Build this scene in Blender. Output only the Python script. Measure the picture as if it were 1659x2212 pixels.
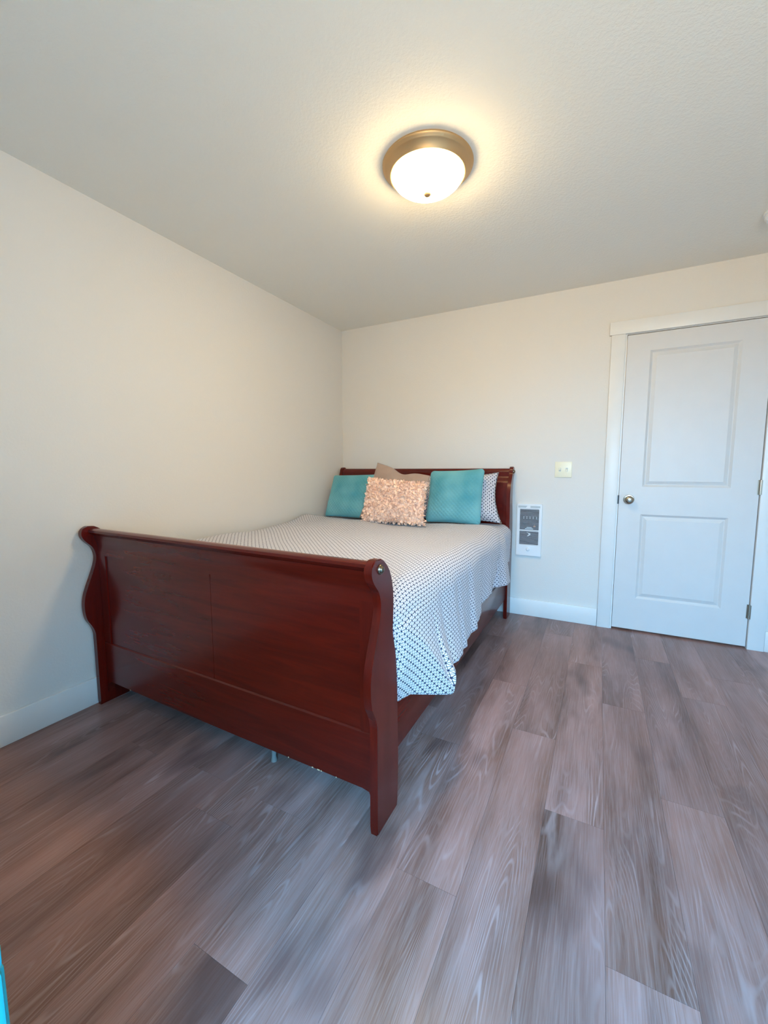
import bpy, bmesh, math, random
from mathutils import Vector, Matrix
from math import sin, cos, pi, sqrt, exp
for o in list(bpy.data.objects): bpy.data.objects.remove(o)
S = bpy.context.scene
C = S.collection

# ------------------------------------------------------------------ camera
F, PITCH, YAW, ROLL = 892.328, 0.1036, -0.4795, 0.0020
CAM = Vector((2.1696, -3.3333, 1.1509))
cam = bpy.data.cameras.new('camera'); cam_o = bpy.data.objects.new('camera', cam); C.objects.link(cam_o)
cam.sensor_fit = 'HORIZONTAL'; cam.sensor_width = 36.0; cam.lens = F * 36.0 / 1659.0; cam.clip_start = 0.02
r0 = Vector((cos(YAW), -sin(YAW), 0)); f0 = Vector((sin(YAW), cos(YAW), 0)); up = Vector((0, 0, 1))
fw = f0 * cos(PITCH) - up * sin(PITCH); u1 = f0 * sin(PITCH) + up * cos(PITCH)
rt = r0 * cos(ROLL) - u1 * sin(ROLL); uu = r0 * sin(ROLL) + u1 * cos(ROLL)
M = Matrix((rt, uu, -fw)).transposed().to_4x4(); M.translation = CAM
cam_o.matrix_world = M
S.camera = cam_o

# ------------------------------------------------------------------ world, light, exposure
W = bpy.data.worlds.new('world'); S.world = W; W.use_nodes = True
W.node_tree.nodes['Background'].inputs[0].default_value = (0.55, 0.75, 1.0, 1)
W.node_tree.nodes['Background'].inputs[1].default_value = 1.0
S.view_settings.view_transform = 'Standard'; S.view_settings.look = 'None'
S.view_settings.gamma = 1; S.view_settings.use_curve_mapping = False
S.view_settings.exposure = 0.07
LAMP_STRENGTH = 79.0; LAMP_COL = (1.0, 0.73, 0.37)
def area(name, loc, rot, sx, sy, power, col):
    l = bpy.data.lights.new(name, 'AREA'); l.shape = 'RECTANGLE'; l.size = sx; l.size_y = sy; l.energy = power; l.color = col
    o = bpy.data.objects.new(name, l); C.objects.link(o); o.location = loc; o.rotation_euler = rot
    return o
# daylight entering through the window in the wall behind the camera
DAY = area('window_daylight', (2.65, -4.53, 1.50), (math.radians(38), 0, math.radians(-10)), 1.1, 1.15, 176, (0.07, 0.51, 1.0))
DAY.data.spread = math.radians(120)
# added warm fill, aimed up from the window as unseen ground bounce, brightens ceiling
FILL = area('window_up_fill', (2.65, -4.525, 1.50), (math.radians(115), 0, 0), 1.1, 1.15, 42.0, (1.0, 0.77, 0.44))
FILL.data.spread = math.radians(140)
# [[day]]

# ------------------------------------------------------------------ helpers
def lin(r, g, b):
    f = lambda c: c / 12.92 if c <= 0.04045 else ((c + 0.055) / 1.055) ** 2.4
    return (f(r / 255), f(g / 255), f(b / 255), 1)
def tag(o, label=None, cat=None, group=None, kind=None):
    if label: o['label'] = label
    if cat: o['category'] = cat
    if group: o['group'] = group
    if kind: o['kind'] = kind
    return o
def empty(name, loc=(0, 0, 0)):
    o = bpy.data.objects.new(name, None); C.objects.link(o); o.location = loc; o.empty_display_size = 0.05
    return o
def link(name, me, mat, parent=None, smooth=False, loc=None):
    if smooth:
        me.polygons.foreach_set('use_smooth', [True] * len(me.polygons))
    if mat and not me.materials: me.materials.append(mat)
    o = bpy.data.objects.new(name, me); C.objects.link(o)
    if parent:
        o.parent = parent
        o.matrix_parent_inverse = Matrix.Translation(-(parent.location if parent.parent is None else parent.location))
    if loc: o.location = loc
    return o
def from_bm(name, bm, mat, parent=None, smooth=False, auto=None):
    me = bpy.data.meshes.new(name)
    bmesh.ops.recalc_face_normals(bm, faces=bm.faces[:])
    if auto is not None:
        for e in bm.edges:
            if len(e.link_faces) == 2 and e.calc_face_angle(0) > auto: e.smooth = False
        smooth = True
    bm.to_mesh(me); bm.free()
    return link(name, me, mat, parent, smooth)
def box(bm, x0, x1, y0, y1, z0, z1):
    v = [bm.verts.new(p) for p in ((x0,y0,z0),(x1,y0,z0),(x1,y1,z0),(x0,y1,z0),(x0,y0,z1),(x1,y0,z1),(x1,y1,z1),(x0,y1,z1))]
    for f in ((0,3,2,1),(4,5,6,7),(0,1,5,4),(1,2,6,5),(2,3,7,6),(3,0,4,7)): bm.faces.new([v[i] for i in f])
    return v
def box_obj(name, dims, mat, parent=None, bev=0.0, seg=2):
    bm = bmesh.new(); box(bm, *dims)
    if bev: bmesh.ops.bevel(bm, geom=bm.edges[:], offset=bev, segments=seg, affect='EDGES', profile=0.5)
    return from_bm(name, bm, mat, parent, auto=0.6 if bev else None)
def lathe(bm, prof, n=48, axis='z', c=(0, 0, 0), close=True):
    """prof: list of (r, h); h runs along the axis from c."""
    def P(r, h, a):
        u, v = r * cos(a), r * sin(a)
        d = {'z': (u, v, h), 'y': (u, h, v), 'x': (h, u, v)}[axis]
        return (c[0] + d[0], c[1] + d[1], c[2] + d[2])
    rings = []
    for r, h in prof:
        if r < 1e-6: rings.append([bm.verts.new(P(0, h, 0))])
        else: rings.append([bm.verts.new(P(r, h, 2 * pi * i / n)) for i in range(n)])
    for a, b in zip(rings, rings[1:]):
        for i in range(n):
            j = (i + 1) % n
            q = [a[i % len(a)], a[j % len(a)], b[j % len(b)], b[i % len(b)]]
            q2 = []
            for v in q:
                if v not in q2: q2.append(v)
            if len(q2) > 2: bm.faces.new(q2)
    return rings
def catmull(pts, n=6):
    out = []
    P = [pts[0]] + list(pts) + [pts[-1]]
    for i in range(1, len(P) - 2):
        p0, p1, p2, p3 = P[i-1], P[i], P[i+1], P[i+2]
        for k in range(n):
            t = k / n
            out.append(tuple(0.5 * ((2*b) + (-a + c) * t + (2*a - 5*b + 4*c - d) * t*t + (-a + 3*b - 3*c + d) * t**3)
                             for a, b, c, d in zip(p0, p1, p2, p3)))
    out.append(tuple(pts[-1]))
    return out
def interp(tab, x):
    if x <= tab[0][0]: return tab[0][1]
    for (a, fa), (b, fb) in zip(tab, tab[1:]):
        if x <= b:
            t = (x - a) / (b - a); t = t * t * (3 - 2 * t)
            return fa + (fb - fa) * t
    return tab[-1][1]
def lerp_tab(tab, x):
    if x <= tab[0][0]: return tab[0][1]
    for (a, fa), (b, fb) in zip(tab, tab[1:]):
        if x <= b: return fa + (fb - fa) * (x - a) / (b - a)
    return tab[-1][1]

# ------------------------------------------------------------------ materials
class NT:
    def __init__(s, name):
        s.m = bpy.data.materials.new(name); s.m.use_nodes = True; s.t = s.m.node_tree
        s.b = s.t.nodes['Principled BSDF']
    def n(s, typ, **kw):
        x = s.t.nodes.new(typ)
        for k, v in kw.items(): setattr(x, k, v)
        return x
    def set(s, **kw):
        names = dict(col='Base Color', rough='Roughness', metal='Metallic', coat='Coat Weight', coatr='Coat Roughness', spec='Specular IOR Level',
                     sheen='Sheen Weight', sheenr='Sheen Roughness', ecol='Emission Color', est='Emission Strength', nrm='Normal', trans='Transmission Weight', ss='Subsurface Weight', sheent='Sheen Tint')
        for k, v in kw.items():
            i = s.b.inputs[names[k]]
            if isinstance(v, bpy.types.NodeSocket): s.t.links.new(v, i)
            else: i.default_value = v
    def lk(s, a, b): s.t.links.new(a, b)
    def math(s, op, a, b=None, c=None):
        x = s.n('ShaderNodeMath', operation=op)
        for i, v in enumerate((a, b, c)):
            if v is None: continue
            if isinstance(v, bpy.types.NodeSocket): s.lk(v, x.inputs[i])
            else: x.inputs[i].default_value = v
        return x.outputs[0]
    def mix(s, fac, a, b, blend='MIX'):
        x = s.n('ShaderNodeMix', data_type='RGBA', blend_type=blend)
        for i, v in ((0, fac), (6, a), (7, b)):
            if isinstance(v, bpy.types.NodeSocket): s.lk(v, x.inputs[i])
            else: x.inputs[i].default_value = v
        return x.outputs[2]
    def noise(s, vec, scale, detail=2, rough=0.5, dist=0.0):
        x = s.n('ShaderNodeTexNoise'); x.inputs['Scale'].default_value = scale; x.inputs['Detail'].default_value = detail
        x.inputs['Roughness'].default_value = rough; x.inputs['Distortion'].default_value = dist
        if vec is not None: s.lk(vec, x.inputs['Vector'])
        return x.outputs['Fac']
    def mapr(s, v, a, b, c=0.0, d=1.0):
        x = s.n('ShaderNodeMapRange'); s.lk(v, x.inputs[0])
        for i, k in enumerate((a, b, c, d)): x.inputs[i + 1].default_value = k
        return x.outputs[0]
    def scalev(s, vec, sc):
        x = s.n('ShaderNodeVectorMath', operation='MULTIPLY'); s.lk(vec, x.inputs[0]); x.inputs[1].default_value = sc
        return x.outputs[0]
    def pos(s): return s.n('ShaderNodeNewGeometry').outputs['Position']
    def obj(s): return s.n('ShaderNodeTexCoord').outputs['Object']
    def uv(s): return s.n('ShaderNodeTexCoord').outputs['UV']
    def bump(s, h, strength=0.3, dist=0.002):
        x = s.n('ShaderNodeBump'); x.inputs['Strength'].default_value = strength; x.inputs['Distance'].default_value = dist
        s.lk(h, x.inputs['Height']); s.set(nrm=x.outputs[0])
def simple(name, col, rough=0.5, metal=0.0, coat=0.0, bump=None):
    t = NT(name); t.set(rough=rough, metal=metal, coat=coat)
    v = t.noise(t.obj(), 9.0, 3)
    c2 = tuple(min(1, c * 0.93) for c in col[:3]) + (1,)
    t.set(col=t.mix(v, col, c2))
    if bump: t.bump(t.noise(t.obj(), bump[0], 3), bump[1], bump[2])
    return t.m
def plaster(name, col, sc, st, dist):
    t = NT(name); t.set(rough=0.75, spec=0.25)
    p = t.pos()
    a = t.noise(p, sc, 3, 0.55); b = t.noise(p, sc * 3.1, 2, 0.5)
    h = t.math('ADD', t.mapr(a, 0.42, 0.62), t.math('MULTIPLY', b, 0.35))
    t.bump(h, st, dist)
    t.set(col=t.mix(t.noise(p, 1.3, 2), col, tuple(c * 0.96 for c in col[:3]) + (1,)))
    return t.m
M_wall = plaster('wall_paint', lin(224, 221, 216), 95, 0.2, 0.0012)
M_ceil = plaster('ceiling_paint', lin(240, 238, 230), 105, 0.32, 0.0014)
M_trim = simple('white_trim_paint', lin(228, 228, 226), 0.38)
M_door = simple('door_paint', lin(214, 213, 212), 0.42, bump=(160, 0.08, 0.0006))
M_nickel = simple('brushed_nickel', lin(175, 165, 150), 0.28, 1.0)
M_bronze = simple('antique_nickel', lin(205, 168, 122), 0.45, 0.75)
M_dark = simple('dark_metal', lin(28, 28, 32), 0.5)
M_pewter = simple('pewter', lin(120, 110, 95), 0.3, 1.0)
M_ivory = simple('ivory_plastic', lin(240, 234, 208), 0.35)
M_plast = simple('white_enamel', lin(232, 236, 240), 0.35)
M_grey = simple('grey_label', lin(185, 195, 200), 0.4)
M_foot = simple('grey_plastic', lin(128, 122, 118), 0.5)
M_slat = simple('heater_slat', lin(190, 195, 205), 0.35)
M_copper = simple('warm_element', lin(225, 160, 110), 0.4, 0.5)
M_matt = simple('mattress_ticking', lin(225, 225, 228), 0.8)

def wood_mat(name, c1, c2, axis, rough=0.24):
    t = NT(name)
    sc = {'x': (2.2, 26, 26), 'y': (26, 2.2, 26), 'z': (26, 26, 2.2)}[axis]
    v = t.scalev(t.pos(), sc)
    a = t.noise(v, 1.0, 5, 0.6, 0.8); b = t.noise(t.scalev(t.pos(), tuple(k * 6 for k in sc)), 1.0, 2)
    f = t.math('ADD', t.mapr(a, 0.3, 0.7), t.math('MULTIPLY', t.math('SUBTRACT', b, 0.5), 0.3))
    t.set(col=t.mix(f, c1, c2), rough=t.mapr(a, 0.2, 0.8, rough * 0.95, rough * 1.1), coat=0.12, coatr=0.12, spec=0.42)
    return t.m
CH1, CH2 = lin(98, 17, 6), lin(74, 10, 4)
M_cherry_x = wood_mat('cherry_wood_across', CH1, CH2, 'x')
M_cherry_z = wood_mat('cherry_wood_upright', CH1, CH2, 'z')
M_cherry_y = wood_mat('cherry_wood_long', CH1, CH2, 'y')
M_rawwood = simple('bare_wood', lin(225, 190, 150), 0.7)

def plank_mat():
    t = NT('vinyl_plank')
    rnd = t.n('ShaderNodeObjectInfo').outputs['Random']
    comb = t.n('ShaderNodeCombineXYZ')
    t.lk(t.math('MULTIPLY', rnd, 37.0), comb.inputs[0]); t.lk(t.math('MULTIPLY', rnd, 91.0), comb.inputs[1]); t.lk(t.math('MULTIPLY', rnd, 13.0), comb.inputs[2])
    add = t.n('ShaderNodeVectorMath', operation='ADD'); t.lk(t.pos(), add.inputs[0]); t.lk(comb.outputs[0], add.inputs[1])
    p = add.outputs[0]
    n1 = t.noise(t.scalev(p, (8.5, 0.75, 1)), 1.0, 1, 0.4, 0.1)
    jit = t.noise(t.scalev(p, (60, 9, 1)), 1.0, 2)
    wav = t.math('SINE', t.math('ADD', t.math('MULTIPLY', n1, 230.0), t.math('MULTIPLY', jit, 2.2)))
    line = t.mapr(wav, 0.2, 1.0)
    fine = t.noise(t.scalev(p, (260, 7, 1)), 1.0, 3, 0.65)
    fine = t.mapr(fine, 0.42, 0.72)
    broad = t.noise(t.scalev(p, (7, 1.0, 1)), 1.0, 3, 0.6)
    cloud = t.noise(t.scalev(p, (2.6, 1.6, 1)), 1.0, 3, 0.6)
    gate = t.mapr(t.noise(t.scalev(p, (5, 1.4, 1)), 1.7, 2), 0.42, 0.68)
    base = t.mix(t.mapr(broad, 0.33, 0.66), lin(92, 64, 56), lin(152, 116, 110))
    base = t.mix(t.math('MULTIPLY', t.mapr(cloud, 0.35, 0.75), 0.55), base, lin(136, 92, 74))
    lime = t.math('MAXIMUM', t.math('MULTIPLY', t.math('MULTIPLY', line, gate), t.mapr(jit, 0.3, 0.6, 0.22, 0.52)), t.math('MULTIPLY', fine, 0.26))
    col = t.mix(lime, base, lin(188, 166, 166))
    dark = t.mapr(t.noise(t.scalev(p, (4, 1.7, 1)), 1.3, 2), 0.60, 0.76)
    col = t.mix(t.math('MULTIPLY', dark, 0.7), col, lin(66, 46, 46))
    tint = t.mapr(rnd, 0, 1, 0.84, 1.14)
    mul = t.n('ShaderNodeVectorMath', operation='SCALE'); t.lk(col, mul.inputs[0]); t.lk(tint, mul.inputs['Scale'])
    t.set(col=mul.outputs[0], rough=t.mapr(lime, 0, 0.6, 0.30, 0.42), spec=0.38)
    t.bump(t.math('ADD', lime, t.math('MULTIPLY', fine, 0.5)), 0.18, 0.0008)
    return t.m
M_plank = plank_mat()

def lattice_mat(name, a):
    """white cotton printed with a navy lattice: a square grid and both diagonals through every second crossing, a dot where eight lines meet"""
    t = NT(name)
    sep = t.n('ShaderNodeSeparateXYZ'); t.lk(t.uv(), sep.inputs[0])
    u = t.math('DIVIDE', sep.outputs[0], a); v = t.math('DIVIDE', sep.outputs[1], a)
    d1 = t.math('PINGPONG', u, 0.5); d2 = t.math('PINGPONG', v, 0.5)
    s_ = t.math('PINGPONG', t.math('ADD', u, v), 1.0); d_ = t.math('PINGPONG', t.math('SUBTRACT', u, v), 1.0)
    dmin = t.math('MINIMUM', t.math('MINIMUM', d1, d2), t.math('MULTIPLY', t.math('MINIMUM', s_, d_), 0.7071))
    l = t.mapr(dmin, 0.055, 0.095, 1, 0)
    rr = t.math('SQRT', t.math('ADD', t.math('MULTIPLY', s_, s_), t.math('MULTIPLY', d_, d_)))
    blob = t.mapr(rr, 0.34, 0.42, 1, 0)
    f = t.math('MAXIMUM', l, blob)
    t.set(col=t.mix(f, lin(242, 238, 242), lin(34, 38, 66)), rough=0.85, spec=0.2, sheen=0.15)
    t.bump(t.noise(t.uv(), 900, 2), 0.12, 0.0006)
    return t.m
M_lat = lattice_mat('lattice_cotton', 0.0135)
M_lat2 = lattice_mat('lattice_cotton_small', 0.0125)

def velvet(name, c, dark):
    t = NT(name)
    t.set(col=t.mix(t.mapr(t.noise(t.obj(), 3.2, 2), 0.36, 0.62), c, dark), rough=0.7, spec=0.2, sheen=0.7, sheenr=0.35, sheent=lin(150, 215, 220))
    t.bump(t.noise(t.obj(), 500, 2), 0.1, 0.0006)
    return t.m
M_teal = velvet('teal_velvet', lin(120, 178, 184), lin(70, 144, 156))
def cloth(name, c, c2, sc=350, sheen=0.2):
    t = NT(name)
    t.set(col=t.mix(t.noise(t.obj(), 20, 3), c, c2), rough=0.9, spec=0.15, sheen=sheen)
    t.bump(t.noise(t.obj(), sc, 2), 0.2, 0.0008)
    return t.m
M_taupe = cloth('taupe_linen', lin(172, 148, 134), lin(156, 134, 120))
M_pink = cloth('blush_cotton', lin(255, 226, 202), lin(255, 214, 188))
M_otto = simple('turquoise_paint', lin(28, 172, 196), 0.45)

t = NT('lamp_glass'); t.set(col=(0.9, 0.85, 0.75, 1), rough=0.3, ecol=LAMP_COL + (1,), est=LAMP_STRENGTH); M_bowl = t.m
t = NT('window_pane'); t.set(col=(0.9, 0.95, 1, 1), rough=0.02, trans=1.0); M_glass = t.m

# ------------------------------------------------------------------ room shell
XR, YF, H = 3.45, -4.60, 2.414       # right wall, wall behind the camera, ceiling height
DX0, DX1, DZ0, DZ1 = 2.297, 3.050, 0.012, 2.044
def wall_with_hole(name, x0, x1, z1, hx0, hx1, hz0, hz1, ya, yb):
    bm = bmesh.new()
    box(bm, x0, hx0, ya, yb, 0, z1); box(bm, hx1, x1, ya, yb, 0, z1); box(bm, hx0, hx1, ya, yb, hz1, z1)
    if hz0 > 0: box(bm, hx0, hx1, ya, yb, 0, hz0)
    return tag(from_bm(name, bm, M_wall), 'off-white painted ' + name.replace('_', ' ') + ' with fine orange-peel texture', kind='structure')
wall_with_hole('wall_back', -0.12, XR + 0.12, H, DX0 - 0.004, DX1 + 0.004, 0, DZ1 + 0.004, 0.0, 0.12)
wall_with_hole('wall_front', -0.12, XR + 0.12, H, 2.05, 3.25, 0.88, 2.10, YF - 0.14, YF)
tag(box_obj('wall_left', (-0.12, 0, YF, 0, 0, H), M_wall), 'off-white wall along the left side of the bed', kind='structure')
tag(box_obj('wall_right', (XR, XR + 0.12, YF, 0, 0, H), M_wall), 'off-white wall right of the door', kind='structure')
tag(box_obj('ceiling', (-0.12, XR + 0.12, YF - 0.14, 1.4, H, H + 0.1), M_ceil), 'textured off-white ceiling', kind='structure')
# hallway beyond the door, seen only as light through the gap under it
bm = bmesh.new(); box(bm, 1.6, 3.9, 1.3, 1.4, 0, H); box(bm, 1.5, 1.6, 0.12, 1.4, 0, H); box(bm, 3.9, 4.0, 0.12, 1.4, 0, H)
tag(from_bm('wall_hall', bm, M_wall), 'hallway wall behind the closed door', kind='structure')
hl = bpy.data.lights.new('hall_lamp', 'POINT'); hl.energy = 9; hl.color = (1, 0.72, 0.42); hl.shadow_soft_size = 0.1
hlo = bpy.data.objects.new('hall_lamp', hl); C.objects.link(hlo); hlo.location = (2.5, 0.7, 2.1)

floor = box_obj('floor', (-0.12, XR + 0.6, YF - 0.14, 1.4, -0.10, -0.005), M_dark)
tag(floor, 'grey-brown wood-look plank floor with pale limed grain', kind='structure')
PW, PL = 0.178, 1.22
random.seed(5)
plank_meshes = {}
def plank_mesh(w, l):
    k = (round(w, 4), round(l, 3))
    if k not in plank_meshes:
        bm = bmesh.new(); g = 0.00025
        box(bm, g, w - g, g, l - g, -0.005, 0.0)
        me = bpy.data.meshes.new('plank'); bmesh.ops.recalc_face_normals(bm, faces=bm.faces[:]); bm.to_mesh(me); bm.free(); me.materials.append(M_plank)
        plank_meshes[k] = me
    return plank_meshes[k]
known = {2.056: -1.935, 2.234: -1.125, 1.700: -2.354, 1.344: -2.755, 1.166: -2.35, 1.878: -2.75, 2.412: -1.70, 1.522: -1.75, 2.590: -2.10}
xs = [2.412 + PW * k for k in range(-14, 8)]
for x in xs:
    a, b = max(x, 0.0), min(x + PW, XR)
    if b - a < 0.02: continue
    key = min(known, key=lambda k: abs(k - x))
    y = known[key] if abs(key - x) < 0.01 else -random.uniform(0, PL)
    y -= PL * 4
    ymax = 1.3 if a > 1.7 else 0.0
    while y < ymax:
        ya, yb = max(y, YF), min(y + PL, ymax)
        if yb - ya > 0.01:
            o = bpy.data.objects.new('plank', plank_mesh(b - a, yb - ya)); C.objects.link(o); o.parent = floor; o.location = (a, ya, 0)
        y += PL

BH = 0.131
def base(name, x0, x1, y0, y1, label):
    tag(box_obj(name, (x0, x1, y0, y1, 0.0, BH), M_trim, bev=0.003), label, kind='structure')
base('baseboard_left', 0.0, 0.015, YF, 0.0, 'white flat baseboard along the left wall')
base('baseboard_back', 0.015, 2.198, -0.015, 0.0, 'white flat baseboard behind the headboard')
base('baseboard_back', 3.138, XR, -0.015, 0.0, 'white flat baseboard right of the door casing')
base('baseboard_right', XR - 0.015, XR, YF, -0.015, 'white flat baseboard along the right wall')
base('baseboard_front', 0.015, XR - 0.015, YF, YF + 0.015, 'white flat baseboard under the window')
def trim(name, dims, label): return tag(box_obj(name, dims, M_trim, bev=0.002), label, kind='structure')
trim('trim_1', (2.200, 2.284, -0.019, 0.0, 0.0, 2.053), 'white flat door casing, left upright')
trim('trim_2', (3.054, 3.137, -0.019, 0.0, 0.0, 2.053), 'white flat door casing, right upright')
trim('trim_3', (2.188, 3.149, -0.023, 0.0, 2.053, 2.138), 'white flat door casing, head board')
bm = bmesh.new()
box(bm, 2.2845, DX0 - 0.003, -0.008, 0.12, 0, DZ1 + 0.006); box(bm, DX1 + 0.003, 3.0535, -0.008, 0.12, 0, DZ1 + 0.006); box(bm, 2.2845, 3.0535, -0.008, 0.12, DZ1 + 0.006, 2.0525)
tag(from_bm('trim_4', bm, M_trim), 'white door jamb', kind='structure')

# window behind the camera
win = tag(empty('window_1', (2.65, YF, 1.49)), 'white framed sash window behind the camera', kind='structure')
bm = bmesh.new()
for d in ((2.05, 2.10, 0.88, 2.10), (3.20, 3.25, 0.88, 2.10), (2.10, 3.20, 0.88, 0.93), (2.10, 3.20, 2.05, 2.10), (2.63, 2.67, 0.93, 2.05)):
    box(bm, d[0], d[1], YF - 0.10, YF - 0.04, d[2], d[3])
from_bm('window_frame', bm, M_trim, win)
box_obj('pane', (2.10, 2.63, YF - 0.075, YF - 0.069, 0.93, 2.05), M_glass, win)
box_obj('pane', (2.67, 3.20, YF - 0.075, YF - 0.069, 0.93, 2.05), M_glass, win)
box_obj('window_sill', (1.99, 3.31, YF - 0.03, YF + 0.04, 0.84, 0.88), M_trim, win, 0.004)

# ------------------------------------------------------------------ door
def door_leaf():
    bm = bmesh.new()
    x0, x1, z0, z1, y0, y1 = DX0, DX1, DZ0, DZ1, 0.0, 0.035
    PX0, PX1 = 2.432, 2.910
    pans = [(0.240, 0.836), (1.026, 1.932)]
    V = lambda x, z, y=y0: bm.verts.new((x, y, z))
    def quad(xa, xb, za, zb): bm.faces.new([V(xa, za), V(xb, za), V(xb, zb), V(xa, zb)])
    quad(x0, PX0, z0, z1); quad(PX1, x1, z0, z1)
    zz = [z0] + [k for p in pans for k in p] + [z1]
    for a, b in ((zz[0], zz[1]), (zz[2], zz[3]), (zz[4], zz[5])): quad(PX0, PX1, a, b)
    for za, zb in pans:
        rings = []
        for ins, dep in ((0, 0), (0.006, 0.004), (0.014, 0.0095), (0.018, 0.0095), (0.038, 0.003), (0.0385, 0.0025)):
            rings.append([V(x, z, y0 + dep) for x, z in ((PX0 + ins, za + ins), (PX1 - ins, za + ins), (PX1 - ins, zb - ins), (PX0 + ins, zb - ins))])
        for r, q in zip(rings, rings[1:]):
            for i in range(4): bm.faces.new([r[i], r[(i + 1) % 4], q[(i + 1) % 4], q[i]])
        bm.faces.new(rings[-1])
    b = [bm.verts.new(p) for p in ((x0, y1, z0), (x1, y1, z0), (x1, y1, z1), (x0, y1, z1), (x0, y0, z0), (x1, y0, z0), (x1, y0, z1), (x0, y0, z1))]
    for f in ((0, 1, 2, 3), (0, 4, 5, 1), (1, 5, 6, 2), (2, 6, 7, 3), (3, 7, 4, 0)): bm.faces.new([b[i] for i in f])
    bmesh.ops.remove_doubles(bm, verts=bm.verts[:], dist=0.0002)
    me = bpy.data.meshes.new('door_1'); bmesh.ops.recalc_face_normals(bm, faces=bm.faces[:]); bm.to_mesh(me); bm.free()
    return link('door_1', me, M_door)
door = tag(door_leaf(), 'white two-panel interior door in the back wall', kind='structure')
bm = bmesh.new()
lathe(bm, [(0, -0.001), (0.033, -0.001), (0.033, -0.005), (0.030, -0.009), (0.012, -0.011), (0.0115, -0.028)], 32, 'y', (2.358, 0, 0.937))
kn = from_bm('door_knob_rosette', bm, M_nickel, door, auto=0.5); kn['label'] = 'round satin nickel rosette'
bm = bmesh.new()
lathe(bm, [(0.0115, -0.024), (0.014, -0.032), (0.023, -0.037), (0.0275, -0.044), (0.0275, -0.052), (0.024, -0.060), (0.014, -0.065), (0, -0.066)], 40, 'y', (2.358, 0, 0.937))
kb = from_bm('door_knob', bm, M_nickel, kn, auto=0.7); kb['label'] = 'satin nickel round knob'
lp = box_obj('latch_plate', (2.2895, 2.2985, -0.010, 0.004, 0.905, 0.965), M_dark, door); lp['label'] = 'dark strike plate beside the knob'
for z in (0.244, 1.034, 1.825):
    bm = bmesh.new()
    lathe(bm, [(0, -0.046), (0.0065, -0.046), (0.0065, 0.046), (0, 0.046)], 16, 'z', (3.0515, -0.010, z))
    box(bm, 3.040, 3.0515, -0.0025, 0.002, z - 0.045, z + 0.045); box(bm, 3.0515, 3.058, -0.0215, -0.006, z - 0.045, z + 0.045)
    hg = from_bm('hinge', bm, M_nickel, door, auto=0.6); hg['label'] = 'nickel butt hinge'

# ------------------------------------------------------------------ light switch, heater, smoke alarm
sw = tag(empty('light_switch', (1.9305, 0, 1.1435)), 'ivory two-toggle switch plate on the wall between heater and door', 'switch')
box_obj('switch_plate', (1.873, 1.988, -0.006, 0.0, 1.086, 1.201), M_ivory, sw, 0.0028, 3)
for sx, dz in ((1.9075, 0.005), (1.9535, -0.005)):
    bm = bmesh.new(); box(bm, sx - 0.0075, sx + 0.0075, -0.0072, -0.0055, 1.131, 1.156)
    slot = from_bm('toggle_slot', bm, M_grey, sw)
    bm = bmesh.new(); v = box(bm, sx - 0.005, sx + 0.005, -0.018, -0.006, 1.137, 1.150)
    for q in v:
        if q.co.y < -0.01: q.co.z += dz
    from_bm('toggle', bm, M_ivory, slot)
    for z in (1.112, 1.175):
        bm = bmesh.new(); lathe(bm, [(0.0035, -0.0058), (0.0032, -0.0072), (0, -0.0075)], 12, 'y', (sx, 0, z)); from_bm('screw', bm, M_ivory, sw)

hx0, hx1, hz0, hz1 = 1.614, 1.796, 0.479, 0.882
ht = tag(empty('wall_heater', ((hx0 + hx1) / 2, 0, hz0)), 'small white electric wall heater with grille, low on the wall right of the headboard', 'heater')
GX0, GX1 = 1.635, 1.776
Z = dict(b0=0.565, b1=0.672, t0=0.680, t1=0.842)
bm = bmesh.new()
gx, gz = [hx0, GX0, GX1, hx1], [hz0, Z['b0'], Z['b1'], Z['t0'], Z['t1'], hz1]
gv = [[bm.verts.new((x, -0.022, z)) for x in gx] for z in gz]
fs = [bm.faces.new([gv[r][c], gv[r][c + 1], gv[r + 1][c + 1], gv[r + 1][c]]) for r in range(5) for c in range(3) if not (c == 1 and r in (1, 3))]
ex = bmesh.ops.extrude_face_region(bm, geom=fs)
for v in ex['geom']:
    if isinstance(v, bmesh.types.BMVert): v.co.y = 0.0
bmesh.ops.recalc_face_normals(bm, faces=bm.faces[:])
sharp = [e for e in bm.edges if len(e.link_faces) == 2 and e.calc_face_angle(0) > 0.5 and min(v.co.y for v in e.verts) < -0.01]
bmesh.ops.bevel(bm, geom=sharp, offset=0.0022, segments=2, affect='EDGES')
cv = from_bm('cover', bm, M_plast, ht, auto=0.9)
bk = box_obj('back_box', (GX0 + 0.001, GX1 - 0.001, -0.004, 0.0, Z['b0'] + 0.001, Z['t1'] - 0.001), M_dark, ht); bk['label'] = 'dark interior'
slat_me = None
def slats(za, zb, n):
    global slat_me
    for i in range(n):
        z = za + (i + 0.5) * (zb - za) / n
        if slat_me is None:
            b2 = bmesh.new(); box(b2, GX0, GX1, -0.0185, -0.0145, -0.0017, 0.0017)
            slat_me = bpy.data.meshes.new('grille_slat'); b2.to_mesh(slat_me); b2.free(); slat_me.materials.append(M_slat)
        o = bpy.data.objects.new('grille_slat', slat_me); C.objects.link(o); o.parent = ht
        o.matrix_parent_inverse = Matrix.Translation(-ht.location); o.location = (0, 0, z)
slats(Z['t0'], Z['t1'], 16); slats(Z['b0'], Z['b1'], 11)
bm = bmesh.new(); box(bm, 1.662, 1.758, -0.012, -0.010, 0.786, 0.788); box(bm, 1.662, 1.758, -0.012, -0.010, 0.764, 0.766)
for x in (1.662, 1.685, 1.708, 1.731, 1.756): box(bm, x, x + 0.003, -0.012, -0.0105, 0.764, 0.788)
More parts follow.
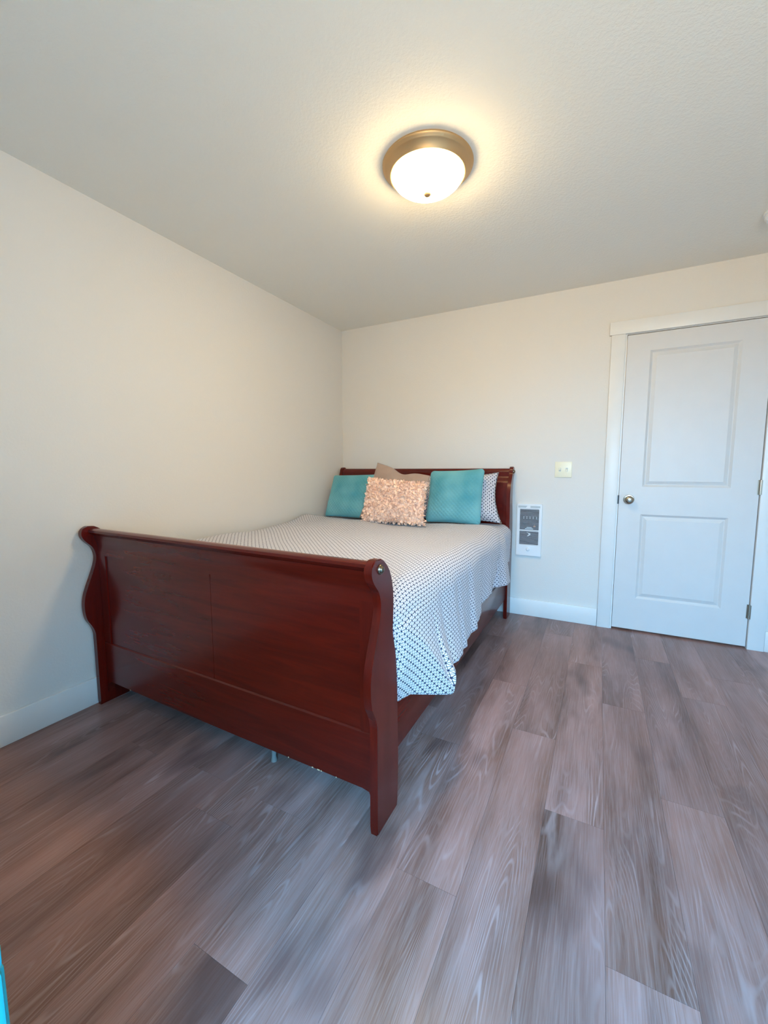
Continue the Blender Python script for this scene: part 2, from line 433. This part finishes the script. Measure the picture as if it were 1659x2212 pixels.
he = from_bm('element_bracket', bm, M_plast, ht); he['label'] = 'pale heating element frame behind the grille'
bm = bmesh.new(); lathe(bm, [(0.007, -0.013), (0.007, -0.0105), (0.003, -0.0105), (0.003, -0.013), (0.007, -0.013)], 16, 'y', (1.744, 0, 0.712))
fu = from_bm('thermal_fuse', bm, M_copper, ht); fu['label'] = 'copper coloured ring behind the grille'
bm = bmesh.new()
v = [bm.verts.new((x, -0.013, z)) for x, z in ((1.668, 0.683), (1.740, 0.683), (1.722, 0.702), (1.690, 0.702))]
w = [bm.verts.new((q.co.x, -0.008, q.co.z)) for q in v]
bm.faces.new(v); bm.faces.new(w[::-1])
for i in range(4): bm.faces.new([v[i], w[i], w[(i + 1) % 4], v[(i + 1) % 4]])
from_bm('fan_housing', bm, M_grey, ht)
bm = bmesh.new()
pts = [(1.690, 0.664), (1.716, 0.653), (1.721, 0.648), (1.700, 0.632), (1.694, 0.636), (1.709, 0.648)]
v = [bm.verts.new((x, -0.0205, z)) for x, z in pts]; w = [bm.verts.new((x, -0.018, z)) for x, z in pts]
bm.faces.new(v); bm.faces.new(w[::-1])
for i in range(6): bm.faces.new([v[i], w[i], w[(i + 1) % 6], v[(i + 1) % 6]])
em = from_bm('grille_emblem', bm, M_plast, ht); em['label'] = 'white angular mark on the lower grille'
for xa, xb, s in ((1.622, 1.690, 0.012), (1.712, 1.783, 0.0)):
    bm = bmesh.new(); v = box(bm, xa, xb, -0.0228, -0.021, 0.853, 0.868)
    for q in v:
        if q.co.z < 0.86 and q.co.x > (xa + xb) / 2: q.co.x -= s
    gl = from_bm('grey_label', bm, M_grey, cv)
bm = bmesh.new(); lathe(bm, [(0.016, -0.021), (0.016, -0.024), (0.011, -0.026), (0.010, -0.034), (0.008, -0.036), (0, -0.036)], 28, 'y', (1.703, 0, 0.532))
from_bm('thermostat_knob', bm, M_plast, cv, auto=0.5)

sm = tag(empty('smoke_alarm', (2.902, -0.50, H)), 'white round smoke alarm at the right edge of the ceiling', 'smoke alarm')
bm = bmesh.new(); lathe(bm, [(0, 0), (0.066, 0), (0.066, -0.010), (0.060, -0.012)], 40, 'z', (2.902, -0.50, H)); from_bm('mounting_plate', bm, M_plast, sm, auto=0.5)
bm = bmesh.new(); lathe(bm, [(0.060, -0.010), (0.060, -0.026), (0.050, -0.038), (0.020, -0.042), (0, -0.042)], 40, 'z', (2.902, -0.50, H)); from_bm('alarm_body', bm, M_plast, sm, auto=0.5)

# ------------------------------------------------------------------ ceiling lamp
LX, LY = 1.472, -1.590
cl = tag(empty('ceiling_light', (LX, LY, H)), 'round flush ceiling lamp with lit frosted bowl and bronze-nickel ring', 'lamp')
bm = bmesh.new()
lathe(bm, [(0.187, 0.0), (0.189, -0.004), (0.188, -0.009), (0.183, -0.012), (0.181, -0.016), (0.177, -0.019), (0.170, -0.024), (0.161, -0.035), (0.156, -0.0428), (0.152, -0.0428), (0.150, -0.035), (0.148, 0.0)], 72, 'z', (LX, LY, H))
rg = from_bm('ceiling_ring', bm, M_bronze, cl, auto=0.9); rg['label'] = 'brushed bronze-nickel trim ring'
bm = bmesh.new()
prof = [(0.1475, -0.034), (0.149, -0.040), (0.1475, -0.048), (0.142, -0.057), (0.133, -0.066), (0.118, -0.077), (0.099, -0.087), (0.077, -0.096), (0.053, -0.103), (0.027, -0.107), (0.0, -0.108)]
lathe(bm, catmull(prof, 3), 72, 'z', (LX, LY, H))
bw = from_bm('glass_bowl', bm, M_bowl, cl, smooth=True); bw['label'] = 'glowing frosted glass bowl'
bm = bmesh.new()
lathe(bm, [(0.0, -0.104), (0.014, -0.105), (0.0155, -0.110), (0.0150, -0.115), (0.011, -0.119), (0.006, -0.121), (0, -0.1215)], 24, 'z', (LX, LY, H))
fi = from_bm('finial', bm, M_bronze, bw, smooth=True); fi['label'] = 'small bronze finial'

# ------------------------------------------------------------------ bed
BX0, BX1 = 0.020, 1.603
SK = lambda x: 0.022 * (1 - (x - BX0) / (BX1 - BX0))    # the footboard stands very slightly askew
bed = tag(empty('sleigh_bed', (0.81, -1.2, 0)), 'dark cherry wooden sleigh bed with scrolled headboard and footboard', 'bed')
foot_front = [(-2.290, 0.0), (-2.290, 0.15), (-2.290, 0.33), (-2.292, 0.37), (-2.303, 0.403), (-2.320, 0.436), (-2.328, 0.473), (-2.329, 0.517), (-2.322, 0.560), (-2.306, 0.605), (-2.288, 0.650), (-2.272, 0.693), (-2.264, 0.73), (-2.267, 0.760), (-2.278, 0.786), (-2.300, 0.810), (-2.316, 0.833), (-2.320, 0.856), (-2.311, 0.876), (-2.290, 0.886)]
foot_back = [(-2.262, 0.884), (-2.240, 0.871), (-2.215, 0.848), (-2.196, 0.817), (-2.184, 0.778), (-2.179, 0.736), (-2.181, 0.687), (-2.184, 0.633), (-2.171, 0.581), (-2.160, 0.53), (-2.154, 0.47), (-2.150, 0.40), (-2.146, 0.28), (-2.143, 0.15), (-2.150, 0.0)]
def slab_x(name, outline, x0, x1, mat, parent, bev=0.003, skew=True):
    bm = bmesh.new()
    n = len(outline); cy = sum(p[0] for p in outline) / n
    A = [bm.verts.new((x0, y + (SK(x0) if skew else 0), z)) for y, z in outline]
    B = [bm.verts.new((x1, y + (SK(x1) if skew else 0), z)) for y, z in outline]
    fa = bm.faces.new(A); fb = bm.faces.new(B[::-1])
    for i in range(n): bm.faces.new([A[i], B[i], B[(i + 1) % n], A[(i + 1) % n]])
    if bev:
        e = [e for e in bm.edges if (fa in e.link_faces) != (fb in e.link_faces)]
        bmesh.ops.bevel(bm, geom=e, offset=bev, segments=2, affect='EDGES')
    return from_bm(name, bm, mat, parent, auto=0.7)
fo = catmull(foot_front, 4) + catmull(foot_back, 4)
fpost = slab_x('footboard_post', fo, BX1 - 0.027, BX1, M_cherry_z, bed)
slab_x('footboard_post', fo, BX0, BX0 + 0.027, M_cherry_z, bed)
FX0, FX1 = BX0 + 0.026, BX1 - 0.026
yf = [(0.085, -2.248), (0.78, -2.248), (0.84, -2.262)]
YFF = lambda z: interp(yf, z)
def curved(name, x0, x1, z0, z1, off, th, mat, n=14, bev=0.002):
    zs = [z0 + (z1 - z0) * i / n for i in range(n + 1)]
    out = [(YFF(z) - off, z) for z in zs] + [(YFF(z) + th, z) for z in reversed(zs)]
    return slab_x(name, out, x0, x1, mat, bed, bev)
# frame of the footboard: rail below, scrolled rail above, stiles, two recessed panels meeting in the middle
bm_out = []
zs = [0.742 + (0.840 - 0.742) * i / 8 for i in range(9)]
top = [(YFF(z) - 0.006, z) for z in zs] + [(-2.282, 0.848), (-2.291, 0.858), (-2.290, 0.868), (-2.278, 0.874), (-2.258, 0.873), (-2.236, 0.860), (-2.222, 0.838), (-2.218, 0.80), (-2.218, 0.742)]
slab_x('footboard_top_rail', top, FX0, FX1, M_cherry_x, bed, 0.0)
# lower rail with ends curving down into the posts
def lower_rail():
    bm = bmesh.new(); n = 60; rows = []
    for i in range(n + 1):
        x = FX0 + (FX1 - FX0) * i / n
        d = min(x - FX0, FX1 - x)
        zb = 0.110 - 0.004 * sin(pi * i / n) + (-0.075 * max(0, 1 - d / 0.035) ** 2) * 0.9
        r = []
        for z, y in ((zb, YFF(0.1) - 0.006), (0.20, YFF(0.2) - 0.006), (0.304, YFF(0.29) - 0.006), (0.309, YFF(0.29) - 0.001), (0.309, YFF(0.29) + 0.022), (zb, YFF(0.1) + 0.022)):
            r.append(bm.verts.new((x, y + SK(x), z)))
        rows.append(r)
    for a, b in zip(rows, rows[1:]):
        for i in range(6): bm.faces.new([a[i], b[i], b[(i + 1) % 6], a[(i + 1) % 6]])
    bm.faces.new(rows[0]); bm.faces.new(rows[-1][::-1])
    return from_bm('footboard_lower_rail', bm, M_cherry_x, bed, auto=0.5)
lower_rail()
curved('footboard_stile', FX0, 0.103, 0.309, 0.742, 0.006, 0.022, M_cherry_z)
curved('footboard_stile', 1.520, FX1, 0.309, 0.742, 0.006, 0.022, M_cherry_z)
curved('footboard_panel', 0.103, 0.8245, 0.308, 0.743, 0.0, 0.018, M_cherry_x)
curved('footboard_panel', 0.8265, 1.520, 0.308, 0.743, 0.0, 0.018, M_cherry_x)
def bolt(x, y, z, par, sgn=1):
    bm = bmesh.new()
    lathe(bm, [(0.0, -0.002), (0.0155, -0.002), (0.0155, 0.003 * sgn), (0.013, 0.006 * sgn), (0.0105, 0.0055 * sgn), (0.0095, 0.009 * sgn), (0.006, 0.0115 * sgn), (0, 0.012 * sgn)], 28, 'x', (x, y, z))
    o = from_bm('bolt_cap', bm, M_pewter, par, auto=0.7); o['label'] = 'round pewter bolt cap'
bolt(BX1, -2.268, 0.853, fpost)
bm = bmesh.new()
for x, w in ((1.318, 0.006), (1.342, 0.010), (1.357, 0.004), (1.42, 0.003), (1.21, 0.003), (0.235, 0.004)):
    box(bm, x, x + w, YFF(0.1) - 0.0068 + SK(x), YFF(0.1) - 0.002 + SK(x), 0.1060, 0.1100)
wc = tag(from_bm('worn_chip', bm, M_rawwood, bed), 'pale bare-wood chips along the lower edge of the footboard', kind='stuff')
# centre support foot glimpsed under the footboard
bm = bmesh.new(); lathe(bm, [(0, 0), (0.012, 0), (0.012, 0.006), (0.009, 0.02), (0.008, 0.16), (0, 0.16)], 20, 'z', (1.075, -2.178, 0)); sf = from_bm('support_foot', bm, M_foot, bed, auto=0.6); sf['label'] = 'grey support foot under the middle of the bed'
box_obj('center_beam', (1.05, 1.10, -2.20, -0.14, 0.16, 0.20), M_cherry_y, bed)

# headboard
HX0, HX1 = 0.020, 1.585
HO = -0.012
hf = [(-0.160, 0.0), (-0.162, 0.12), (-0.166, 0.30), (-0.158, 0.5), (-0.154, 0.72), (-0.156, 0.83), (-0.160, 0.92), (-0.155, 0.98), (-0.135, 1.04), (-0.102, 1.085), (-0.082, 1.112), (-0.078, 1.135), (-0.070, 1.155), (-0.050, 1.167)]
hb = [(-0.028, 1.165), (-0.012, 1.152), (-0.006, 1.135), (-0.016, 1.112), (-0.040, 1.085), (-0.058, 1.04), (-0.064, 0.98), (-0.060, 0.9), (-0.040, 0.78), (-0.030, 0.66), (-0.034, 0.4), (-0.038, 0.2), (-0.034, 0.0)]
ho = [(y + HO + 0.004, z) for y, z in catmull(hf, 4) + catmull(hb, 4)]
hpost = slab_x('headboard_post', ho, HX1 - 0.027, HX1, M_cherry_z, bed, skew=False)
slab_x('headboard_post', ho, HX0, HX0 + 0.027, M_cherry_z, bed, skew=False)
yh = [(0.12, -0.088), (0.5, -0.088), (0.75, -0.092), (0.90, -0.100), (0.98, -0.096), (1.04, -0.082), (1.10, -0.056), (1.12, -0.052)]
YHF = lambda z: interp(yh, z)
def hcurved(name, x0, x1, z0, z1, off, th, mat, n=14):
    zs = [z0 + (z1 - z0) * i / n for i in range(n + 1)]
    out = [(YHF(z) - off - 0.018, z) for z in zs] + [(YHF(z) + th - 0.018, z) for z in reversed(zs)]
    return slab_x(name, out, x0, x1, mat, bed, 0.0015, skew=False)
GX0_, GX1_ = HX0 + 0.026, HX1 - 0.026
zs = [1.045 + (1.10 - 1.045) * i / 6 for i in range(7)]
tp = [(YHF(z) - 0.024, z) for z in zs] + [(-0.082, 1.118), (-0.080, 1.138), (-0.068, 1.151), (-0.048, 1.155), (-0.026, 1.146), (-0.018, 1.128), (-0.028, 1.100), (-0.052, 1.06), (-0.060, 1.045)]
slab_x('headboard_top_rail', tp, GX0_, GX1_, M_cherry_x, bed, 0.0, skew=False)
hcurved('headboard_stile', GX0_, 0.095, 0.30, 1.045, 0.006, 0.02, M_cherry_z)
hcurved('headboard_stile', 1.520, GX1_, 0.30, 1.045, 0.006, 0.02, M_cherry_z)
hcurved('headboard_panel', 0.095, 0.807, 0.30, 1.045, 0.0, 0.016, M_cherry_x)
hcurved('headboard_panel', 0.809, 1.520, 0.30, 1.045, 0.0, 0.016, M_cherry_x)
hcurved('headboard_lower_rail', GX0_, GX1_, 0.16, 0.30, 0.006, 0.02, M_cherry_x, 4)
bolt(HX1, -0.055, 1.130, hpost)
# side rails
box_obj('side_rail', (1.548, 1.572, -2.165, -0.125, 0.155, 0.335), M_cherry_y, bed, 0.004)
box_obj('side_rail', (0.045, 0.069, -2.145, -0.125, 0.155, 0.335), M_cherry_y, bed, 0.004)
sl = None
for i in range(9):
    y = -1.98 + i * 0.21
    o = box_obj('bed_slat', (0.069, 1.548, y - 0.04, y + 0.04, 0.20, 0.218), M_rawwood, bed)

mt = box_obj('mattress', (0.060, 1.560, -2.135, -0.125, 0.219, 0.715), M_matt, None, 0.045, 4)
tag(mt, 'thick white mattress hidden under the patterned bedding of the sleigh bed', 'mattress')

# ------------------------------------------------------------------ bedding
def grid_mesh(name, rows, uvs, mat, parent=None, solid=0.0):
    nv, nu = len(rows), len(rows[0])
    verts = [p for r in rows for p in r]
    faces = [(i * nu + j, i * nu + j + 1, (i + 1) * nu + j + 1, (i + 1) * nu + j) for i in range(nv - 1) for j in range(nu - 1)]
    me = bpy.data.meshes.new(name); me.from_pydata(verts, [], faces)
    ul = me.uv_layers.new(name='UVMap'); flat = [q for r in uvs for q in r]
    for l in me.loops: ul.data[l.index].uv = flat[l.vertex_index]
    me.update()
    o = link(name, me, mat, parent, smooth=True)
    if solid:
        m = o.modifiers.new('s', 'SOLIDIFY'); m.thickness = solid; m.offset = -1
    return o
def drape(name, ztop, xs_, off, hem, yfoot, yend, waves, mat, nu=110, nv=200, xl=0.048, R=0.105, bulge=None, xside=1.612):
    """cloth lying on the bed and hanging over the right side; s runs from the wall to the hem"""
    rows, uvs = [], []
    extra, px_, acc = [], None, 0.0          # extra cloth length taken up by the folds, measured two thirds of the way down
    for i in range(600):
        yy = yfoot + i * 0.004; xx = off(yy) * 0.75 + waves(yy, 0.75)
        if px_ is not None: acc += sqrt(0.004 ** 2 + (xx - px_) ** 2) - 0.004
        px_ = xx; extra.append(acc)
    for i in range(nv + 1):
        v = i / nv
        row, uvr = [], []
        L = 0.0; prev = None
        ym = yfoot + (yend(0.0) - yfoot) * v
        for j in range(nu + 1):
            s = j / nu
            # first in the flat cloth: a = distance from the wall side
            side = max(0.0, (s - 0.62) / 0.38)
            y = yfoot + (yend(side) - yfoot) * v
            zh = hem(y)
            if s < 0.62:
                x = xl + (xs_ - xl) * s / 0.62; z = ztop(x, y); 
            else:
                q = (s - 0.62) / 0.38
                arc = R * pi / 2; drop = max(0.02, ztop(xs_, y) - R - zh); tot = arc + drop
                d = q * tot
                if d < arc:
                    a = d / R
                    x = xs_ + (xside - xs_) * sin(a); z = ztop(xs_, y) - R * (1 - cos(a)); k = 0.35 * (d / arc) ** 2
                else:
                    x = xside; z = ztop(xs_, y) - R - (d - arc); k = 0.35 + 0.65 * (d - arc) / drop
                flat = (x, y, z)
                x += off(y) * k + waves(y, k)
            p = (x, y, z)
            if s < 0.62: flat = (x, y, z)
            if prev: L += sqrt((flat[0] - prev[0]) ** 2 + (flat[2] - prev[2]) ** 2)
            prev = flat
            row.append(p); uvr.append((L, y + 5.0 + extra[min(len(extra) - 1, max(0, int((y - yfoot) / 0.004)))]))
        rows.append(row); uvs.append(uvr)
    return rows, uvs
def und(x, y):
    return 0.006 * sin(5.1 * x + 2.3 * y + 1) * sin(3.7 * y - 1.9 * x) + 0.004 * sin(9 * x - 4 * y) + 0.003 * sin(13 * y + 5 * x + 2) + 0.002 * sin(21 * x + 9 * y)
def ctop(x, y):
    z = 0.752 + und(x, y)
    z += 0.030 * exp(-((y + 0.66) / 0.12) ** 2) * exp(-((x - 0.05) / 0.10) ** 2)      # bunched up at the wall
    z -= 0.022 * exp(-((x - 0.0) / 0.10) ** 2) * (1 if y < -1.2 else max(0, (-y - 0.8) / 0.4))
    z -= 0.030 * max(0, (-y - 1.95) / 0.2) ** 2
    return z
coff = [(-2.15, -0.02), (-1.9, 0.012), (-1.55, 0.026), (-1.2, 0.020), (-1.0, -0.012), (-0.93, 0.000), (-0.86, 0.020), (-0.5, 0.02)]
chem = [(-2.16, 0.318), (-2.10, 0.322), (-2.04, 0.345), (-1.97, 0.322), (-1.90, 0.300), (-1.884, 0.300), (-1.868, 0.375), (-1.75, 0.355), (-1.5, 0.330), (-1.14, 0.352), (-0.9, 0.405), (-0.5, 0.43)]
cend = [(0, -0.47), (0.1, -0.50), (0.35, -0.62), (0.65, -0.74), (1.0, -0.86)]
def cwave(y, k):
    # a tension fold runs down from the footboard post to the lower front corner; in front of it the cloth turns to face the foot of the bed
    q = max(0.0, (k - 0.30) / 0.70)
    yr = -2.13 + 0.255 * q
    h = 0.095 * q ** 0.8
    f = h * max(-0.5, 1 - (yr - y) / 0.16) if y < yr else h * exp(-(y - yr) / 0.22)
    f -= 0.055 * min(1, max(0, (-2.115 - y) / 0.045)) ** 1.5 * min(1, k / 0.6)
    return f + k * (0.006 * sin(19 * y + 1.0) + 0.005 * sin(34 * y + 0.4 + 2 * k) + 0.003 * sin(61 * y)) * min(1, max(0.15, (y + 1.95) / 0.2))
rows, uvs = drape('comforter', ctop, 1.505, lambda y: interp(coff, y), lambda y: lerp_tab(chem, y), -2.172, lambda q: interp(cend, q),
                  cwave, M_lat, nu=130, nv=300)
cf = grid_mesh('comforter', rows, uvs, M_lat, None, 0.012)
tag(cf, 'white comforter printed with navy lattice, draped over the bed and its right side', 'comforter')
def stop(x, y): return 0.728 + 0.5 * und(x, y) - (0.0 if y < -0.2 else 0.05 * ((y + 0.2) / 0.1) ** 2 * 0)
soff = [(-1.2, -0.02), (-0.78, -0.02), (-0.70, -0.015), (-0.65, 0.030), (-0.58, 0.06), (-0.50, 0.066), (-0.46, 0.05), (-0.40, 0.0), (-0.15, -0.01)]
shem = [(-1.2, 0.42), (-0.76, 0.400), (-0.70, 0.385), (-0.46, 0.385), (-0.40, 0.45), (-0.15, 0.45)]
rows, uvs = drape('bed_sheet', stop, 1.52, lambda y: interp(soff, y), lambda y: interp(shem, y), -1.10, lambda q: -0.150,
                  lambda y, k: k * 0.003 * sin(40 * y), M_lat2, nu=110, nv=150, xl=0.055, R=0.075, xside=1.600)
bs = grid_mesh('bed_sheet', rows, uvs, M_lat2, None, 0.004)
tag(bs, 'navy dotted bed sheet hanging over the mattress edge beside the headboard', 'bed sheet')

# ------------------------------------------------------------------ pillows
def pillow(name, BL, BR, TL, TR, half, mat, label, cat='pillow', group=None, n=64, pinch=0.06, dimple=None, topdip=None, power=2.6, rnd=0.0, wr=0.0, seed=1, parent=None, back=0.8, uvsc=None, flange=0.0):
    BL, BR, TL, TR = (Vector(p) for p in (BL, BR, TL, TR))
    base = (BL + BR) / 2
    wid = ((BR - BL).length + (TR - TL).length) / 2; hei = ((TL - BL).length + (TR - BR).length) / 2
    N = (BR - BL).cross(TL - BL).normalized()       # towards the viewer (-y)
    rr = random.Random(seed); ph = [rr.uniform(0, 6.28) for _ in range(6)]
    verts, faces, uv, outs = [], [], [], {}
    def pt(i, j, side):
        u, v = i / n * 2 - 1, j / n * 2 - 1
        uu_, vv_ = u, v
        if rnd:                     # rounded corners
            cr = rnd
            au, av = abs(u), abs(v)
            if au > 1 - cr and av > 1 - cr:
                du, dv = (au - (1 - cr)) / cr, (av - (1 - cr)) / cr
                m = max(du, dv); l = sqrt(du * du + dv * dv)
                k = m / l if l > 0 else 1
                uu_ = math.copysign(1 - cr + du * k * cr, u); vv_ = math.copysign(1 - cr + dv * k * cr, v)
        us = uu_ * (1 - pinch * (1 - vv_ * vv_)); vs = vv_ * (1 - pinch * (1 - uu_ * uu_))
        a, b = (us + 1) / 2, (vs + 1) / 2
        p = BL * (1 - a) * (1 - b) + BR * a * (1 - b) + TL * (1 - a) * b + TR * a * b
        if topdip: p = p + (TL - BL).normalized() * topdip(a) * max(0, b) ** 3
        f = max(0.0, (1 - min(1, abs(u) / (1 - flange)) ** power)) * max(0.0, (1 - min(1, abs(v) / (1 - flange)) ** power))
        h = half * f ** 0.5
        if dimple and 0 < f:
            ux, vy = a * wid / dimple, b * hei / dimple
            g = abs(sin(pi * (ux + vy) / 2)) * abs(sin(pi * (ux - vy) / 2))
            h -= 0.0030 * min(1, f * 2.0) * (1 - g) ** 2
        if wr: h += wr * f ** 0.4 * (sin(3.1 * u + 2.0 * v + ph[0]) * sin(2.2 * v - 1.4 * u + ph[1]) + 0.5 * sin(6 * u + 5 * v + ph[2]) * sin(5 * v - 3 * u + ph[3]))
        return p + N * (h if side else -h * back), (a * (uvsc or wid), b * (uvsc or hei))
    for side in (1, 0):
        for j in range(n + 1):
            for i in range(n + 1):
                if side == 0 and (i in (0, n) or j in (0, n)): outs[(0, i, j)] = outs[(1, i, j)]; continue
                outs[(side, i, j)] = len(verts); p, q = pt(i, j, side); verts.append(p - base); uv.append(q)
        for j in range(n):
            for i in range(n):
                q = [outs[(side, i, j)], outs[(side, i + 1, j)], outs[(side, i + 1, j + 1)], outs[(side, i, j + 1)]]
                faces.append(q if side else q[::-1])
    me = bpy.data.meshes.new(name); me.from_pydata(verts, [], faces)
    ul = me.uv_layers.new(name='UVMap')
    for l in me.loops: ul.data[l.index].uv = uv[l.vertex_index]
    me.update()
    o = link(name, me, mat, None, smooth=True)
    o.location = base
    if label: tag(o, label, cat, group)
    return o, N, (BL, BR, TL, TR), pt
BEDP = 'pillows at the head of the bed'
pillow('bed_pillow', (0.840, -0.288, 0.752), (1.556, -0.286, 0.752), (0.870, -0.193, 1.098), (1.504, -0.186, 1.127), 0.075, M_lat2,
       'navy dotted bed pillow propped behind the right teal cushion', group=BEDP, pinch=0.11, wr=0.014, seed=3, power=3, flange=0.05)
pillow('bed_pillow', (0.052, -0.288, 0.752), (0.800, -0.288, 0.752), (0.062, -0.198, 1.070), (0.780, -0.195, 1.088), 0.070, M_lat2,
       'navy dotted bed pillow hidden behind the left teal cushion and grey-brown cushion', group=BEDP, pinch=0.05, wr=0.010, seed=5, power=3, flange=0.05)
pillow('teal_cushion', (1.010, -0.430, 0.752), (1.436, -0.432, 0.748), (1.018, -0.335, 1.137), (1.434, -0.331, 1.155), 0.068, M_teal,
       'teal quilted velvet cushion right of the pink ruffled cushion', group=BEDP, n=150, pinch=0.045, dimple=0.0145, rnd=0.16, wr=0.006, seed=8)
pillow('teal_cushion', (0.098, -0.445, 0.752), (0.530, -0.447, 0.748), (0.120, -0.328, 1.098), (0.548, -0.324, 1.108), 0.062, M_teal,
       'teal quilted velvet cushion leaning by the left wall', group=BEDP, n=150, pinch=0.03, dimple=0.0145, rnd=0.08, wr=0.010, seed=11)
pillow('taupe_cushion', (0.490, -0.530, 0.768), (1.030, -0.530, 0.765), (0.590, -0.405, 1.202), (1.046, -0.425, 1.100), 0.050, M_taupe,
       'grey-brown linen cushion with drooping top edge behind the pink cushion', group=BEDP, pinch=0.035, wr=0.008, seed=4,
       topdip=lambda a: -0.035 * exp(-((a - 0.52) / 0.16) ** 2))
pk, PN, PC, ppt = pillow('ruffled_cushion', (0.590, -0.648, 0.758), (1.088, -0.646, 0.758), (0.592, -0.545, 1.072), (1.074, -0.553, 1.046), 0.055, M_pink,
       'blush pink cushion covered in ruffled petals, front of the pillow group', group=BEDP, n=40, pinch=0.04, wr=0.004, seed=2)
def petals():
    rr = random.Random(9); verts, faces = [], []
    base = (PC[0] + PC[1]) / 2
    up_ = (PC[2] - PC[0]).normalized(); ri = (PC[1] - PC[0]).normalized()
    n = 40; rows_, cols_ = 25, 36
    for r in range(rows_ + 1):
        for c in range(cols_ + 1):
            i = min(n, max(0, (c + rr.uniform(-0.35, 0.35)) / cols_ * n)); j = min(n, max(0, (r + rr.uniform(-0.3, 0.3)) / rows_ * n))
            p, _ = ppt(i, j, 1)
            p = p - base
            eu, ev = i / n * 2 - 1, j / n * 2 - 1
            # petals stand off the cloth, splay outwards at the edge
            dirv = (PN * rr.uniform(0.35, 0.85) + up_ * (rr.uniform(-0.55, 0.45) + 0.9 * max(0, ev) ** 4 - 0.6 * max(0, -ev) ** 5) + ri * (rr.uniform(-0.6, 0.6) + 0.9 * eu ** 5)).normalized()
            side = dirv.cross(PN * 0.2 + up_ * rr.uniform(-1, 1) + ri * rr.uniform(-1, 1)).normalized()
            nn = side.cross(dirv).normalized()
            Lp = rr.uniform(0.014, 0.026); wd = rr.uniform(0.008, 0.0135); curl = rr.uniform(-0.5, 0.8)
            b = len(verts)
            for k, (t_, w_) in enumerate(((0.0, 0.35), (0.35, 0.95), (0.7, 1.0), (1.0, 0.25))):
                ctr = p + dirv * Lp * t_ + nn * curl * Lp * t_ * t_ * 0.6
                cup = 0.25 * wd * (1 if k else 0)
                verts.append(ctr - side * wd * w_ + nn * cup); verts.append(ctr - nn * cup * 0.5); verts.append(ctr + side * wd * w_ + nn * cup)
            for k in range(3):
                for q in range(2): faces.append((b + k * 3 + q, b + k * 3 + q + 1, b + k * 3 + q + 4, b + k * 3 + q + 3))
    me = bpy.data.meshes.new('ruffle_petals'); me.from_pydata(verts, [], faces); me.update()
    me.polygons.foreach_set('use_smooth', [True] * len(me.polygons)); me.materials.append(M_pink)
    o = bpy.data.objects.new('ruffle_petals', me); C.objects.link(o); o.parent = pk; o['kind'] = 'stuff'
petals()

# ------------------------------------------------------------------ turquoise sliver at the lower left: guessed dresser, enlarged to shade the floor
OX0, OX1, OY0, OY1 = 0.90, 1.665, -3.66, -3.187
dr = tag(empty('dresser', ((OX0 + OX1) / 2, (OY0 + OY1) / 2, 0)), 'turquoise dresser of guessed form, enlarged to shade the floor, just a sliver at the lower left edge of the photo', 'dresser')
box_obj('dresser_body', (OX0, OX1, OY0, OY1, 0.06, 0.655), M_otto, dr, 0.006)
box_obj('dresser_top', (OX0, OX1 + 0.001, OY0, OY1 + 0.001, 0.656, 0.685), M_otto, dr, 0.006)
for k in range(3):
    d = box_obj('drawer', (OX0 + 0.03, OX1 - 0.03, OY1, OY1 + 0.010, 0.09 + k * 0.185, 0.26 + k * 0.185), M_otto, dr, 0.003)
    for x in (OX0 + 0.2, OX1 - 0.2):
        bm = bmesh.new(); lathe(bm, [(0.005, 0.009), (0.005, 0.018), (0.013, 0.024), (0.010, 0.031), (0, 0.032)], 20, 'y', (x, OY1, 0.175 + k * 0.185))
        from_bm('drawer_knob', bm, M_nickel, d, auto=0.7)
for x, y in ((OX0 + 0.04, OY0 + 0.04), (OX1 - 0.04, OY0 + 0.04), (OX0 + 0.04, OY1 - 0.04), (OX1 - 0.04, OY1 - 0.04)):
    bm = bmesh.new(); lathe(bm, [(0, 0), (0.016, 0), (0.022, 0.06), (0, 0.06)], 16, 'z', (x, y, 0)); from_bm('foot', bm, M_otto, dr)
